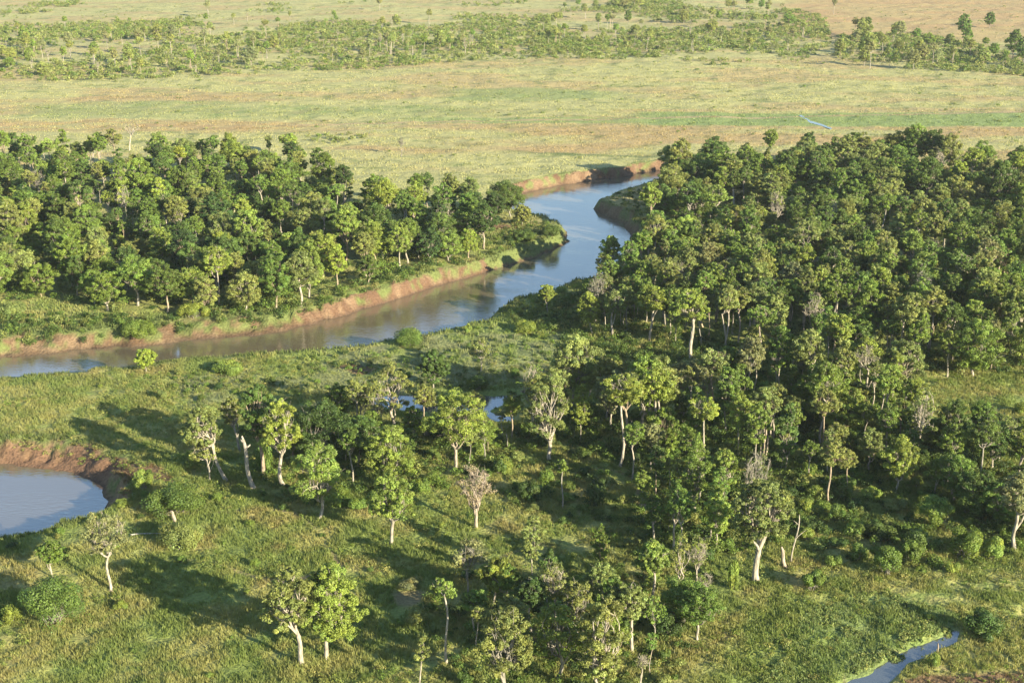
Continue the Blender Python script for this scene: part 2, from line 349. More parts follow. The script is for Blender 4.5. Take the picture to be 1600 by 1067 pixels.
def gen_tree(seed, H=18., R=5., cb=.45, shape='dome', ncl=18, rc=1.7, leaf=.5, nleaf=260, lean=(0, 0), bare=0., r0=.42, nprim=5, wob=.06, twigs=0, stems=1, flat=.62, low=0, coff=(0, 0), fork=0):
    rng = np.random.RandomState(seed); T = Tubes()
    hf = cb * H * (.9 + .2 * rng.rand()); 
    # crown clump centres
    zs = []; tries = 0
    while len(zs) < ncl and tries < 4000:
        tries += 1; t = rng.rand() ** (.85 if shape != 'umbrella' else .6)
        rr = max(R * float(profile(shape, t)) - rc * .6, .2); ro = rr * (.35 + .65 * rng.rand() ** .5); an = rng.rand() * 2 * math.pi
        p = np.array([math.cos(an) * ro, math.sin(an) * ro, cb * H + rc * .5 + t * (H * (1 - cb) - rc * 1.05)])
        if all(np.linalg.norm((p - q) * [1, 1, 1.3]) > rc * 1.05 * (1 - tries / 5000) for q in zs): zs.append(p)
    Z = np.array(zs); lx = np.array([lean[0], lean[1], 0.])
    sh = lambda p: lx * np.clip(p[..., 2:3] / H, 0, 1) ** 1.3
    offc = np.array([coff[0], coff[1], 0])
    Z = Z + sh(Z) + offc
    tops = []
    for st in range(stems):
        b0 = np.array([0, 0, -.6]) + (np.array([rng.normal() * .5, rng.normal() * .5, 0]) if st else 0)
        top = np.array([rng.normal() * .25 + lean[0] * .45 + offc[0] * .5, rng.normal() * .25 + lean[1] * .45 + offc[1] * .5, hf + st * rng.rand() * 2])
        if stems > 1: top[:2] += rng.normal(size=2) * R * .22
        tp = curve(rng, b0, top, 7, wob * .7); q = r0 / stems ** .5
        T.add(tp, q * np.array([1.5, 1.12, 1, .95, .9, .85, .75]), 8); tops.append(top)
    ang = np.arctan2(Z[:, 1] - tops[0][1], Z[:, 0] - tops[0][0]); order = np.argsort(ang); groups = np.array_split(order, nprim)
    for gi, g in enumerate(groups):
        if not len(g): continue
        cen = Z[g].mean(0); top = tops[gi % stems]
        end = top + (cen - top) * .72; end[2] -= .08 * (H - hf)
        lp = curve(rng, top - [0, 0, .15], end, 6, wob * 1.5, -.06); q = r0 / stems ** .5
        T.add(lp, q * np.linspace(.62, .3, 6), 6)
        for i in g:
            s0 = lp[rng.randint(2, 6)]; bp = curve(rng, s0, Z[i], 5, wob * 1.6, .05); T.add(bp, q * np.linspace(.3, .1, 5), 4)
            for _ in range(3 + int(twigs)):
                d = rng.normal(size=3); d[2] = abs(d[2]) * .7 + .1; d /= np.linalg.norm(d)
                e = bp[rng.randint(2, 5)] + d * rc * (.5 + .8 * rng.rand()); T.add(curve(rng, bp[rng.randint(2, 5)], e, 3, .08), [q * .1 + .02, q * .05 + .015, .01], 3)
    if fork:
        for i in rng.permutation(len(Z))[:fork]:
            s0 = tp[3 + rng.randint(3)]; T.add(curve(rng, s0, Z[i], 7, .08, .04), r0 * np.linspace(.62, .16, 7), 6)
    Qs = []; cs = []
    for i, c in enumerate(Z):
        if rng.rand() < bare: continue
        tone = .72 + .56 * rng.rand(); r = rc * (.75 + .5 * rng.rand())
        ns = 6 + rng.randint(4)
        for k in range(ns):
            d = rng.normal(size=3); d[2] = d[2] * .6 + .1; d /= np.linalg.norm(d); n = max(6, int(nleaf / ns * (.35 + 1.2 * rng.rand())))
            q = leafquads(rng, c + d * r * (.35 + .62 * rng.rand()) * [1, 1, flat], r * (.24 + .27 * rng.rand()), n, leaf, flat + .12, jit=.5)
            Qs.append(q); v = tone * (.8 + .4 * rng.rand()) * (.82 + .36 * rng.rand(n)); hue = rng.normal() * .04
            cs.append(np.stack([v * (1 + hue), v, v * (1 - hue)], 1))
    for k in range(low):          # epicormic foliage along the trunk
        z = (.12 + .8 * rng.rand()) * hf; c = np.array([rng.normal() * .5, rng.normal() * .5, z]) + sh(np.array([0, 0, z])) * .5; n = 70
        Qs.append(leafquads(rng, c, .9 + .5 * rng.rand(), n, leaf * .9)); v = (.8 + .3 * rng.rand(n)); cs.append(np.stack([v, v, v], 1))
    crown = mesh('crown', *pack(Qs, cs)[:2], M_LEAF, pack(Qs, cs)[2]) if Qs else None
    return T.mesh('trunk'), crown
def gen_bush(seed, R=2.5, H=3., leaf=.36, n=1500, blobs=14, stalk=True, spiky=0.):
    rng = np.random.RandomState(seed); Qs = []; cs = []; T = Tubes()
    for i in range(blobs):
        an = rng.rand() * 2 * math.pi; ro = R * .75 * rng.rand() ** .6; z = (H * .82) * (1 - (ro / R) ** 2 * .6) * (.25 + .75 * rng.rand() ** .6)
        c = np.array([math.cos(an) * ro, math.sin(an) * ro, z]); k = n // blobs; v = (.72 + .5 * rng.rand()) * (.82 + .36 * rng.rand(k)); hue = rng.normal() * .06
        Qs.append(leafquads(rng, c, min(R, H) * (.27 + .18 * rng.rand()), k, leaf, .9)); cs.append(np.stack([v * (1 + hue), v, v * (1 - hue)], 1))
        T.add(curve(rng, (rng.normal() * .15 * R, rng.normal() * .15 * R, -.3), c, 4, .1), [.07, .055, .04, .02], 4)
    V, F, c = pack(Qs, cs)
    return T.mesh('stem'), mesh('foliage', V, F, M_LEAF, c)

PAL = dict(lime=(.255, .30, .042), bright=(.19, .24, .042), green=(.13, .19, .032), dark=(.052, .088, .02), olive=(.185, .21, .055), grey=(.19, .20, .08),
           pink=(.23, .19, .12), deep=(.09, .135, .026))
BARKS = dict(pale=(.37, .32, .25), grey=(.28, .25, .20), tan=(.34, .26, .18), pink=(.36, .29, .22), dark=(.2, .17, .13))
def jit(c, rnd, a=.14):
    k = 1 + rnd.uniform(-a, a); h = rnd.uniform(-.08, .08); return (c[0] * k * (1 + h), c[1] * k, c[2] * k * (1 - h), 1)
def root(name, x, y, z, label, cat, group=None):
    e = bpy.data.objects.new(name, None); e.empty_display_size = .5; COL.objects.link(e); e.location = (x, y, z)
    e['label'] = label; e['category'] = cat
    if group: e['group'] = group
    return e
RND = random.Random(11)
def plant_tree(name, meshes, x, y, sc_, rz, ccol, bcol, label, cat='tree', group=None, z=None):
    e = root(name, x, y, hz1(x, y) if z is None else z, label, cat, group)
    e.scale = sc_; e.rotation_euler = (0, 0, rz)
    t = link('trunk', meshes[0], e); t.color = (*bcol[:3], 1)
    if meshes[1]: c = link('crown', meshes[1], e); c.color = ccol
    return e

# ------------------------------------------------------------------ hand-placed foreground trees: base px,py | top py | crown left,right,bottom px | kind | colours | label
HAND = [
 (472,1037,878,410,505,988,'open','olive','pale','tall olive tree on a straight pale trunk, left of the foreground pair'),
 (508,1027,872,470,576,1000,'dense','bright','pale','wide fresh-green tree on twin trunks, right of the foreground pair'),
 (173,920,792,135,212,865,'sparse','grey','pale','sparse half-bare forked tree by the lower pool bank'),
 (85,903,845,58,112,885,'umbrella','green','pale','small umbrella tree on a thin trunk above the big left bush'),
 (328,752,680,297,345,725,'sparse','olive','pale','thin-branched small-crowned tree at left end of the clearing group'),
 (355,752,632,288,352,700,'open','olive','pale','leaning curved-trunk tree of the left clearing group, olive crown'),
 (376,702,617,345,385,668,'umbrella','olive','grey','slender flat-topped tree behind the curved-trunk tree, meadow edge'),
 (410,742,600,376,440,700,'dense','deep','tan','dark dense tree behind the two-armed bright tree'),
 (443,757,622,405,478,712,'open','bright','pale','bright-crowned tree with two-armed pale trunk in the left clearing group'),
 (487,742,628,452,556,725,'dense','dark','grey','broad very dark green tree right of the two-armed bright tree'),
 (559,735,650,530,600,722,'dense','deep','grey','low dark spreading tree between broad dark tree and tall lime-topped tree'),
 (498,812,695,452,548,792,'open','bright','pale','wide light-green tree in front of the broad dark tree'),
 (611,852,738,572,656,815,'open','bright','pale','light-green tree with forked white trunk in the grassy slope'),
 (606,770,662,574,654,760,'dense','bright','grey','tall leafy tree with yellowish top behind the white forked trunk'),
 (613,670,572,572,655,640,'bent','olive','pale','big leaning pale trunk with bare crooked top before the pond'),
 (596,692,600,572,612,655,'sparse','olive','grey','thin stemmed tree left of the big leaning pale trunk'),
 (712,734,612,660,775,708,'umbrella','bright','pink','broad umbrella tree with pinkish forked trunk below the pond'),
 (732,728,668,715,750,700,'slender','olive','grey','thin stem rising beneath the broad umbrella tree'),
 (757,727,640,740,775,700,'slender','green','grey','second thin stem right beneath the broad umbrella tree'),
 (744,825,728,706,779,798,'twiggy','pink','pink','half-bare pinkish twiggy tree in open grass below the umbrella tree'),
 (858,719,572,815,892,690,'open','olive','pale','large olive tree with twisting pale limbs right of the pond'),
 (676,606,546,653,706,602,'dense','deep','grey','dark round tree on the meadow behind the pond'),
 (750,580,528,730,772,560,'sparse','olive','pale','two bare pale stems with thin leaves on the meadow'),
 (919,620,566,902,938,606,'bare','grey','pale','bare pale candelabra tree right of the meadow'),
 (878,798,720,863,889,742,'slender','green','grey','lollipop tree with tiny crown in the shaded clearing'),
 (1181,908,748,1130,1238,848,'giant','olive','pale','largest olive tree with thick forked pale trunk, lower right'),
 (1172,800,700,1148,1206,775,'bare','grey','grey','grey leafless fine-twigged tree behind the largest forked tree'),
 (1125,795,700,1104,1152,760,'open','bright','pale','twin-trunk light green tree left of the grey leafless tree'),
 (1084,803,672,1060,1108,778,'tall','green','pale','very tall straight pale trunk clothed in green, mid right'),
 (1051,858,783,1037,1068,815,'umbrella','green','pale','small flat-topped tree, left neighbour of leaning ragged stem'),
 (1025,852,786,1004,1037,820,'umbrella','green','pale','leftmost of two small flat-topped trees in the shaded strip'),
 (1052,934,822,1040,1082,905,'lean','olive','pale','thin ragged tree leaning right over its neighbours, lower middle'),
 (1091,900,838,1072,1112,880,'sparse','olive','pale','thin crooked tree right of the ragged leaning tree'),
 (1017,942,848,988,1046,895,'dense','bright','pale','small domed tree on white branching stem, lower middle'),
 (988,1015,905,955,1010,965,'open','olive','pale','V-trunked olive tree right of the bottom thicket'),
 (1018,1006,930,1000,1038,975,'slender','green','grey','slim round-topped tree beside the V-trunked tree'),
 (1002,1078,1022,988,1016,1045,'bare','grey','pale','tiny grey leafless tree at the bottom edge'),
 (785,1090,945,735,842,1050,'open','olive','grey','wide olive tree with sprawling limbs in the bottom thicket'),
 (868,1062,935,832,905,1030,'open','bright','grey','light-green tree at middle of the bottom thicket'),
 (800,1030,930,770,830,990,'open','olive','grey','ragged tree behind the wide olive tree of the bottom thicket'),
 (935,1095,928,890,985,1060,'open','olive','pale','broad crown at the bottom edge with pale crooked boughs'),
 (900,1010,905,872,930,975,'sparse','olive','grey','thin-crowned tree between the bottom thicket and the slope'),
 (952,1000,900,925,985,970,'open','green','grey','mid-green tree at upper right of the bottom thicket'),
 (731,926,842,700,766,895,'sparse','grey','grey','grey-olive open tree with forked stem above the ball-crowned trees'),
 (767,950,874,746,806,926,'dense','bright','pale','bright ball-crowned tree, middle of the ball-crowned group'),
 (791,955,882,775,815,925,'dense','green','pale','green round tree right beside the bright ball-crowned tree'),
 (741,992,924,720,762,962,'dense','green','grey','low green ball-crowned tree left below the bright ball tree'),
 (698,1036,902,674,716,940,'slender','bright','pale','lone ball-crowned tree on a long thin trunk in the shade'),
 (653,1085,990,642,674,1035,'slender','olive','pale','thin wispy pale-stemmed tree at bottom centre-left'),
 (867,975,876,838,894,940,'sparse','olive','pale','pale-branched open tree at the top of the bottom thicket'),
 (830,990,902,805,852,950,'dense','dark','grey','dark round tree inside the bottom thicket'),
 (1462,768,714,1446,1476,740,'umbrella','green','pale','small umbrella tree alone in the right clearing'),
 (1398,766,682,1370,1432,752,'dense','bright','pale','dense light-green cluster tree left of the white-trunked tree'),
 (1434,727,604,1410,1462,680,'sparse','olive','pale','white-trunked thin-leaved tree beside the right clearing'),
 (1347,637,540,1322,1376,585,'bare','grey','pale','tall straight pale trunk with grey thin crown, right forest front'),
 (1392,618,530,1372,1446,600,'open','olive','pink','curved forked pale trunk under a wide crown, right forest front'),
 (1390,662,618,1381,1400,640,'slender','green','grey','tiny lollipop tree between the right forest and the clearing'),
 (1336,664,592,1312,1362,632,'open','olive','pale','twin white trunks with small crown, right of centre forest'),
 (1587,860,735,1546,1630,805,'open','grey','pale','thick pale trunk with dark bare boughs at the right edge'),
 (1557,722,652,1532,1598,700,'sparse','olive','pale','bare-topped pale branching tree at the right edge clearing'),
 (1590,745,655,1570,1625,715,'open','bright','pale','yellow-green tree right of the bare-topped tree, right edge'),
 (798,338,280,758,824,334,'dense','deep','grey','dark dense tree alone on the grassy river point'),
 (855,491,446,838,870,476,'umbrella','bright','pale','small bright tree on two stems by the near riverbank'),
 (952,432,364,934,972,412,'tall','bright','pale','tall green tree standing above the river, right bank'),
 (938,448,396,928,952,428,'sparse','olive','pale','thin twin-stemmed tree beside the tall right-bank tree'),
 (626,244,213,619,636,228,'bare','grey','grey','thin bare sapling alone on the plain beyond the left forest'),
 (202,236,190,190,228,212,'bareln','grey','pale','leaning bare pale tree behind the left forest'),
 (451,243,208,435,466,222,'umbrella','bright','grey','umbrella tree poking above the left forest rear'),
 (228,582,545,212,246,575,'dense','lime','grey','round bright yellow-green tree on the near riverbank'),
 (340,462,384,314,368,436,'dense','lime','pale','yellow-green round tree, brightest in the left forest front'),
 (322,462,408,305,336,436,'open','bright','pale','small bright tree just left of the yellow-green round tree'),
 (402,473,405,363,448,470,'dense','olive','grey','broad domed olive tree drooping to the ground, left forest front'),
 (1290,452,400,1262,1312,425,'bare','grey','pink','thick bare forked pale trunk amid the right forest'),
 (1193,560,508,1150,1232,548,'umbrella','olive','pale','wide pale-limbed crown standing out in the middle right forest'),
 (1060,640,562,1030,1108,610,'umbrella','grey','grey','wide thin-leaved flat crown by the small puddle'),
 (1081,563,447,1045,1106,500,'open','bright','pale','tallest thin straight pale trunk at the front of right forest'),
 (957,526,450,938,982,492,'open','olive','pale','pale multi-stemmed tree at left front of right forest'),
 (1015,532,447,988,1048,490,'open','bright','pale','many-limbed light-green tree at right forest front, before dark gap'),
 (926,522,450,902,940,505,'tall','bright','grey','leafy columnar tree at leftmost front of right forest'),
 (905,600,572,895,920,590,'dense','olive','grey','small round tree on meadow left of the bare candelabra tree'),
 (768,347,298,750,792,338,'dense','dark','grey','darkest tree left of the lone tree on the river point'),
 (815,352,318,800,832,346,'dense','olive','grey','small olive tree right of the dark river point tree'),
 (566,672,598,545,590,640,'sparse','olive','pale','pale-limbed sparse tree at left end of the pond'),
 (645,700,632,628,664,675,'open','green','grey','small tree in front of the pond, left of the umbrella tree'),
 (672,664,606,656,690,640,'sparse','olive','pale','thin tree rising before the pond behind the umbrella tree'),
 (800,668,612,784,818,645,'sparse','green','pale','thin tree at the right end of the pond'),
 (1000,655,580,980,1030,635,'sparse','bright','pale','white-limbed tree right of the bare candelabra tree'),
]
KIND = dict(
 open=dict(shape='dome', ncl=34, rc=.30, nleaf=330, nprim=6, wob=.08, bare=.03, r0=.36),
 dense=dict(shape='round', ncl=36, rc=.33, nleaf=420, nprim=5, wob=.06, r0=.34),
 sparse=dict(shape='dome', ncl=24, rc=.27, nleaf=150, nprim=5, wob=.1, bare=.15, r0=.27, twigs=4),
 umbrella=dict(shape='umbrella', ncl=30, rc=.28, nleaf=330, nprim=6, wob=.08, r0=.36, flat=.5),
 slender=dict(shape='round', ncl=9, rc=.42, nleaf=170, nprim=3, wob=.05, r0=.2),
 twiggy=dict(shape='umbrella', ncl=26, rc=.24, nleaf=55, nprim=7, wob=.09, r0=.45, twigs=9, flat=.45, bare=.2),
 bare=dict(shape='dome', ncl=22, rc=.24, nleaf=14, nprim=5, wob=.09, r0=.3, twigs=10, bare=.6),
 bareln=dict(shape='dome', ncl=14, rc=.24, nleaf=14, nprim=4, wob=.12, r0=.45, twigs=7, bare=.6),
 giant=dict(shape='dome', ncl=62, rc=.22, nleaf=330, nprim=8, wob=.035, r0=.46, stems=1),
 tall=dict(shape='column', ncl=30, rc=.38, nleaf=340, nprim=6, wob=.05, r0=.3, low=4),
 bent=dict(shape='dome', ncl=26, rc=.24, nleaf=190, nprim=6, wob=.12, r0=.42, bare=.1, twigs=2),
 lean=dict(shape='column', ncl=14, rc=.34, nleaf=120, nprim=4, wob=.1, r0=.3, bare=.1))
OCC = []       # occupied (x, y, r)
for i, (bx, by, top, l, r, cbp, kind, cc, bc, lab) in enumerate(HAND):
    x, y = G(bx, by); z = ztop(y, top); dz = depth(y, z * .7); R = (r - l) / 2 * dz / FPX; k = dict(KIND[kind])
    H = max(z - .0, 2.); zb = ztop(y, cbp); cb = min(max((zb + R * .12) / H, .15), .8)
    k['rc'] = max(.7, R * k['rc'] * (1.15 if R < 3 else 1)); k['r0'] = k['r0'] * max(.45, min(1.15, H / 17))
    k['coff'] = (((l + r) / 2 - bx) * dz / FPX - (0), 0)
    k['nleaf'] = int(k['nleaf'] * (2.3 if R > 4 else 1.7)); leaf = .31 if R > 3 else .27
    k['fork'] = {'giant': 4, 'open': 2, 'bent': 2, 'sparse': 2, 'umbrella': 1, 'bare': 2, 'twiggy': 2}.get(kind, 0)
    if R < 2.2: k['ncl'] = max(8, int(k['ncl'] * .6))
    tm, cm = gen_tree(1000 + i, H=H, R=R, cb=cb, leaf=leaf, **k)
    nm = {'dense': 'evergreen_tree', 'bare': 'dead_tree', 'bareln': 'dead_tree', 'twiggy': 'half_bare_tree', 'umbrella': 'umbrella_tree', 'slender': 'slender_tree'}.get(kind, 'savanna_tree')
    plant_tree(nm, (tm, cm), x, y, (1, 1, 1), 0, jit(PAL[cc], RND, .08), BARKS[bc], lab)
    OCC.append((x, y, max(R * .8, 1.5), by))

# snags and a fallen log
def snag(bx, by, top, dx, r0, lab, fork=False, bc='pale'):
    x, y = G(bx, by); H = ztop(y, top); rng = np.random.RandomState(int(bx)); T = Tubes(); s = depth(y) / FPX
    p = curve(rng, (0, 0, -.5), (dx * s, 0, H), 9, .05); T.add(p, r0 * np.array([1.5, 1.15, 1.05, 1, .95, .9, .85, .75, .35]), 8)
    for q, (a, b) in enumerate([(6, .12), (7, .08)] if not fork else [(4, .3), (6, .15)]):
        d = np.array([(-1) ** q * .7, .2, .6]); T.add(curve(rng, p[a], p[a] + d * H * b, 4, .1), r0 * np.array([.6, .5, .35, .12]), 5)
    t = T.mesh('snag'); e = link('trunk', t, parent=None)
    e.name = 'trunk'; e.color = (*BARKS[bc], 1); ro = root('snag', x, y, hz1(x, y), lab, 'dead tree'); e.parent = ro
    OCC.append((x, y, 1., by))
snag(397, 764, 683, -14, .42, 'tall broken-topped pale dead trunk among the left clearing group')
snag(274, 816, 800, -4, .35, 'short pale broken stump between two round bushes', bc='pink')
snag(1236, 876, 803, 8, .14, 'thin bare pole right of the largest forked tree', True)
snag(1229, 884, 852, -10, .34, 'leaning broken pinkish stump right of the largest forked tree', bc='pink')
snag(1464, 1020, 1003, 0, .12, 'short bare post-like stem beside the stream', bc='tan')
snag(1108, 842, 810, 3, .15, 'thin pale broken stem left of the largest forked tree')
snag(970, 660, 618, 3, .25, 'bare broken trunk at left end of the middle forest')
snag(795, 705, 680, -4, .14, 'short bare stem in undergrowth right of the broad umbrella tree', bc='grey')
x, y = G(232, 836); T = Tubes(); T.add(curve(np.random.RandomState(5), (-3.2, -.3, .2), (3.2, .4, .25), 7, .012), [.14, .14, .13, .12, .1, .08, .04], 7)
e = link('fallen_log', T.mesh('log'), label='pale fallen log lying in the grass near the pool', category='log'); e.location = (x, y, hz1(x, y)); e.color = (.5, .45, .38, 1)

# ------------------------------------------------------------------ archetypes for forests
print('archetypes')
ARCH = {}
def arch(key, n, seed, **k):
    ARCH[key] = [gen_tree(seed + i, **{a: (b(i) if callable(b) else b) for a, b in k.items()}) for i in range(n)]
arch('dense', 10, 100, H=lambda i: 14.5 + (i % 3) * 2, R=lambda i: 5.4 + (i % 4) * .65, cb=lambda i: .12 + .06 * (i % 3), shape=lambda i: ('round', 'dome', 'dome')[i % 3], ncl=lambda i: 36 + i % 3 * 5, rc=lambda i: 1.75 + .16 * (i % 4), leaf=.37, nleaf=820, r0=.33)
arch('broad', 8, 150, H=lambda i: 14 + (i % 3) * 2, R=lambda i: 4.6 + (i % 4) * .6, cb=lambda i: .2 + .07 * (i % 3), shape=lambda i: ('dome', 'umbrella')[i % 2], ncl=lambda i: 34 + i % 3 * 5, rc=lambda i: 1.5 + .16 * (i % 4), leaf=.36, nleaf=640, r0=.33, wob=.08)
arch('open', 8, 200, H=lambda i: 17 + (i % 3) * 1.5, R=lambda i: 3.5 + (i % 3) * .6, cb=lambda i: .5 + .06 * (i % 3), shape=lambda i: ('dome', 'umbrella')[i % 2], ncl=26, rc=1.45, leaf=.37, nleaf=520, r0=.25, wob=.06, bare=.12, twigs=2)
arch('tall', 5, 300, H=18., R=3.2, cb=lambda i: .22 + .07 * i, shape='column', ncl=26, rc=1.35, leaf=.37, nleaf=520, r0=.21, wob=.04, low=4)
arch('multi', 4, 400, H=18., R=4.0, cb=.56, shape='dome', ncl=26, rc=1.4, leaf=.37, nleaf=520, r0=.36, stems=lambda i: 2 + i % 3, wob=.06)
arch('slender', 4, 500, H=14., R=2.1, cb=.6, shape='round', ncl=10, rc=1.0, leaf=.36, nleaf=360, r0=.15)
arch('bare', 4, 600, H=16., R=3.6, cb=.42, shape='dome', ncl=24, rc=1.1, leaf=.38, nleaf=25, bare=.45, twigs=9, r0=.26, wob=.09)
BUSH = [gen_bush(700 + i, R=2.5, H=2.6 + .5 * (i % 3), n=3400 + 100 * i, blobs=14 + i % 4, leaf=.29) for i in range(8)]
ADJ = dict(broad='domed', dense='bushy', open='open-crowned', tall='tall narrow', multi='many-stemmed', slender='slim', bare='leafless')
NAME = dict(broad='broadleaf_tree', dense='evergreen_tree', open='savanna_tree', tall='column_tree', multi='many_stemmed_tree', slender='slender_tree', bare='dead_tree')
CADJ = dict(lime='yellow-green', bright='light green', green='mid-green', dark='very dark green', olive='olive', grey='grey', deep='deep green', pink='pinkish')

# forest outlines (bases, photo pixels measured on the ground)
LEFT = gpoly([(-230, 262), (180, 262), (195, 276), (232, 274), (240, 262), (470, 262), (492, 288), (560, 322), (640, 342), (655, 326), (700, 320), (748, 334), (758, 400),
              (703, 416), (640, 432), (589, 444), (545, 462), (507, 476), (450, 484), (405, 484), (360, 490), (310, 500), (250, 485), (214, 490), (150, 484), (95, 470), (60, 466), (12, 482), (-230, 490)])
RIGHT = gpoly([(1050, 300), (1050, 268), (1120, 262), (1400, 262), (1560, 285), (1850, 300), (1850, 600), (1700, 590), (1500, 588), (1420, 592), (1330, 560), (1250, 555), (1180, 540), (1120, 520), (1000, 505), (945, 505), (930, 492), (962, 462), (995, 432), (1008, 385), (1030, 350)])
MID = gpoly([(800, 680), (850, 652), (930, 635), (1000, 655), (1080, 640), (1140, 612), (1190, 570), (1290, 565), (1420, 605), (1436, 660), (1420, 700), (1330, 700), (1270, 720), (1230, 740), (1150, 790), (1050, 790), (1000, 780), (970, 730), (900, 700), (840, 700), (795, 690)])
RLOW = gpoly([(965, 462), (1005, 432), (1030, 400), (1200, 420), (1600, 430), (1600, 585), (1430, 592), (1330, 558), (1180, 545), (1080, 552), (1000, 535), (940, 522), (925, 500)])
LOWT = gpoly([(715, 940), (800, 900), (960, 890), (1060, 845), (1120, 860), (1110, 930), (1070, 1075), (740, 1085)])
GLADE = gpoly([(985, 775), (1040, 750), (1150, 740), (1320, 730), (1340, 760), (1270, 800), (1215, 860), (1090, 870), (985, 840)])
PSIDE = gpoly([(455, 690), (540, 660), (700, 668), (800, 690), (800, 725), (700, 745), (600, 735), (560, 760), (430, 760)])
RS = gpoly([(1300, 735), (1350, 700), (1440, 690), (1520, 695), (1600, 740), (1750, 760), (1750, 850), (1560, 850), (1490, 790), (1440, 730), (1380, 760)])
LOST = []
def scatter(P, space, rnd, occ, y_lo=0):
    x0, y0 = P.min(0); x1, y1 = P.max(0); pts = []; cell = {}
    xs = []; 
    N = int((x1 - x0) * (y1 - y0) / space ** 2 * 6)
    X = np.array([rnd.uniform(x0, x1) for _ in range(N)]); Y = np.array([rnd.uniform(y0, y1) for _ in range(N)]); ok = inpoly(X, Y, P)
    for x, y in zip(X[ok], Y[ok]):
        c = (int(x // space), int(y // space)); bad = False
        for i in (-1, 0, 1):
            for j in (-1, 0, 1):
                for q in cell.get((c[0] + i, c[1] + j), ()):
                    if (q[0] - x) ** 2 + (q[1] - y) ** 2 < space ** 2: bad = True; break
        if bad or any((x - a) ** 2 + (y - b) ** 2 < (r + space * .35) ** 2 for a, b, r, _ in occ): continue
        cell.setdefault(c, []).append((x, y)); pts.append((x, y))
    return pts
def inview(x, y, z=10, m=70):
    px, py = proj(x, y, 0); return -m < px < 1600 + m and py < 1067 + 140
TREES = []    # zone, kind, colour, x, y, scale, rz
def pick(rnd, table):
    t = rnd.random() * sum(v for _, v in table)
    for k, v in table:
        t -= v
        if t <= 0: return k
    return table[-1][0]
for zone, P, space, kinds, cols, smin, smax in [
    ('left', LEFT, 7.2, [('dense', 60), ('open', 18), ('tall', 8), ('multi', 7), ('slender', 4), ('bare', 4)], [('deep', 24), ('green', 30), ('olive', 24), ('bright', 18), ('dark', 6), ('lime', 2)], .58, 1.0),
    ('right', RIGHT, 7.3, [('dense', 42), ('open', 24), ('tall', 13), ('multi', 11), ('slender', 6), ('bare', 5)], [('deep', 26), ('green', 30), ('olive', 30), ('bright', 10), ('grey', 6), ('lime', 1)], .58, 1.04),
    ('middle', MID, 5.9, [('dense', 17), ('open', 28), ('tall', 24), ('multi', 12), ('slender', 10), ('bare', 7)], [('deep', 16), ('green', 30), ('olive', 30), ('bright', 20), ('grey', 6)], .55, 1.08),
    ('right', RLOW, 5.8, [('tall', 28), ('open', 24), ('multi', 16), ('slender', 26), ('dense', 12), ('bare', 4)], [('deep', 10), ('green', 34), ('olive', 32), ('bright', 22)], .62, 1.0),
    ('glade', GLADE, 6.0, [('slender', 30), ('open', 28), ('tall', 18), ('multi', 12), ('broad', 12), ('bare', 5)], [('green', 34), ('olive', 30), ('bright', 24), ('deep', 12)], .45, .8),
    ('pondside', PSIDE, 6.2, [('broad', 40), ('open', 25), ('slender', 20), ('dense', 15)], [('deep', 35), ('green', 35), ('olive', 25)], .38, .68),
    ('bottom', LOWT, 7.8, [('slender', 35), ('open', 25), ('tall', 12), ('multi', 10), ('broad', 16), ('bare', 5)], [('green', 30), ('olive', 35), ('bright', 25), ('deep', 10)], .42, .72),
    ('edge', RS, 6.0, [('dense', 60), ('open', 15), ('tall', 5), ('multi', 5), ('slender', 10)], [('deep', 40), ('green', 35), ('olive', 20)], .5, .8)]:
    for x, y in scatter(P, space, RND, OCC):
        d, _ = sdf(np.array([x]), np.array([y]), RP)
        if d[0] < 6 or not inview(x, y): continue
        qx, qy = proj(x, y)
        if 1130 < qx < 1250 and 745 < qy < 930: continue
        k = pick(RND, kinds)
        if zone == 'left' and y < 460 and RND.random() < .7: k = 'dense'
        if zone == 'left' and y > 540 and RND.random() < .55: k = pick(RND, [('open', 5), ('multi', 3), ('tall', 2)])
        if zone == 'right' and proj(x, y)[1] < 370 and RND.random() < .6: k = 'dense'
        if zone == 'right' and proj(x, y)[1] > 385 and RND.random() < .7: k = pick(RND, [('open', 5), ('multi', 4), ('tall', 5), ('slender', 3)])
        if k == 'dense' and RND.random() < .45: k = 'broad'
        s = RND.uniform(smin, smax)
        if zone == 'right' and proj(x, y)[1] < 400: s *= 1.04
        # keep the little clearings free
        TREES.append([zone, k, pick(RND, cols), x, y, s, RND.uniform(0, 6.28)])
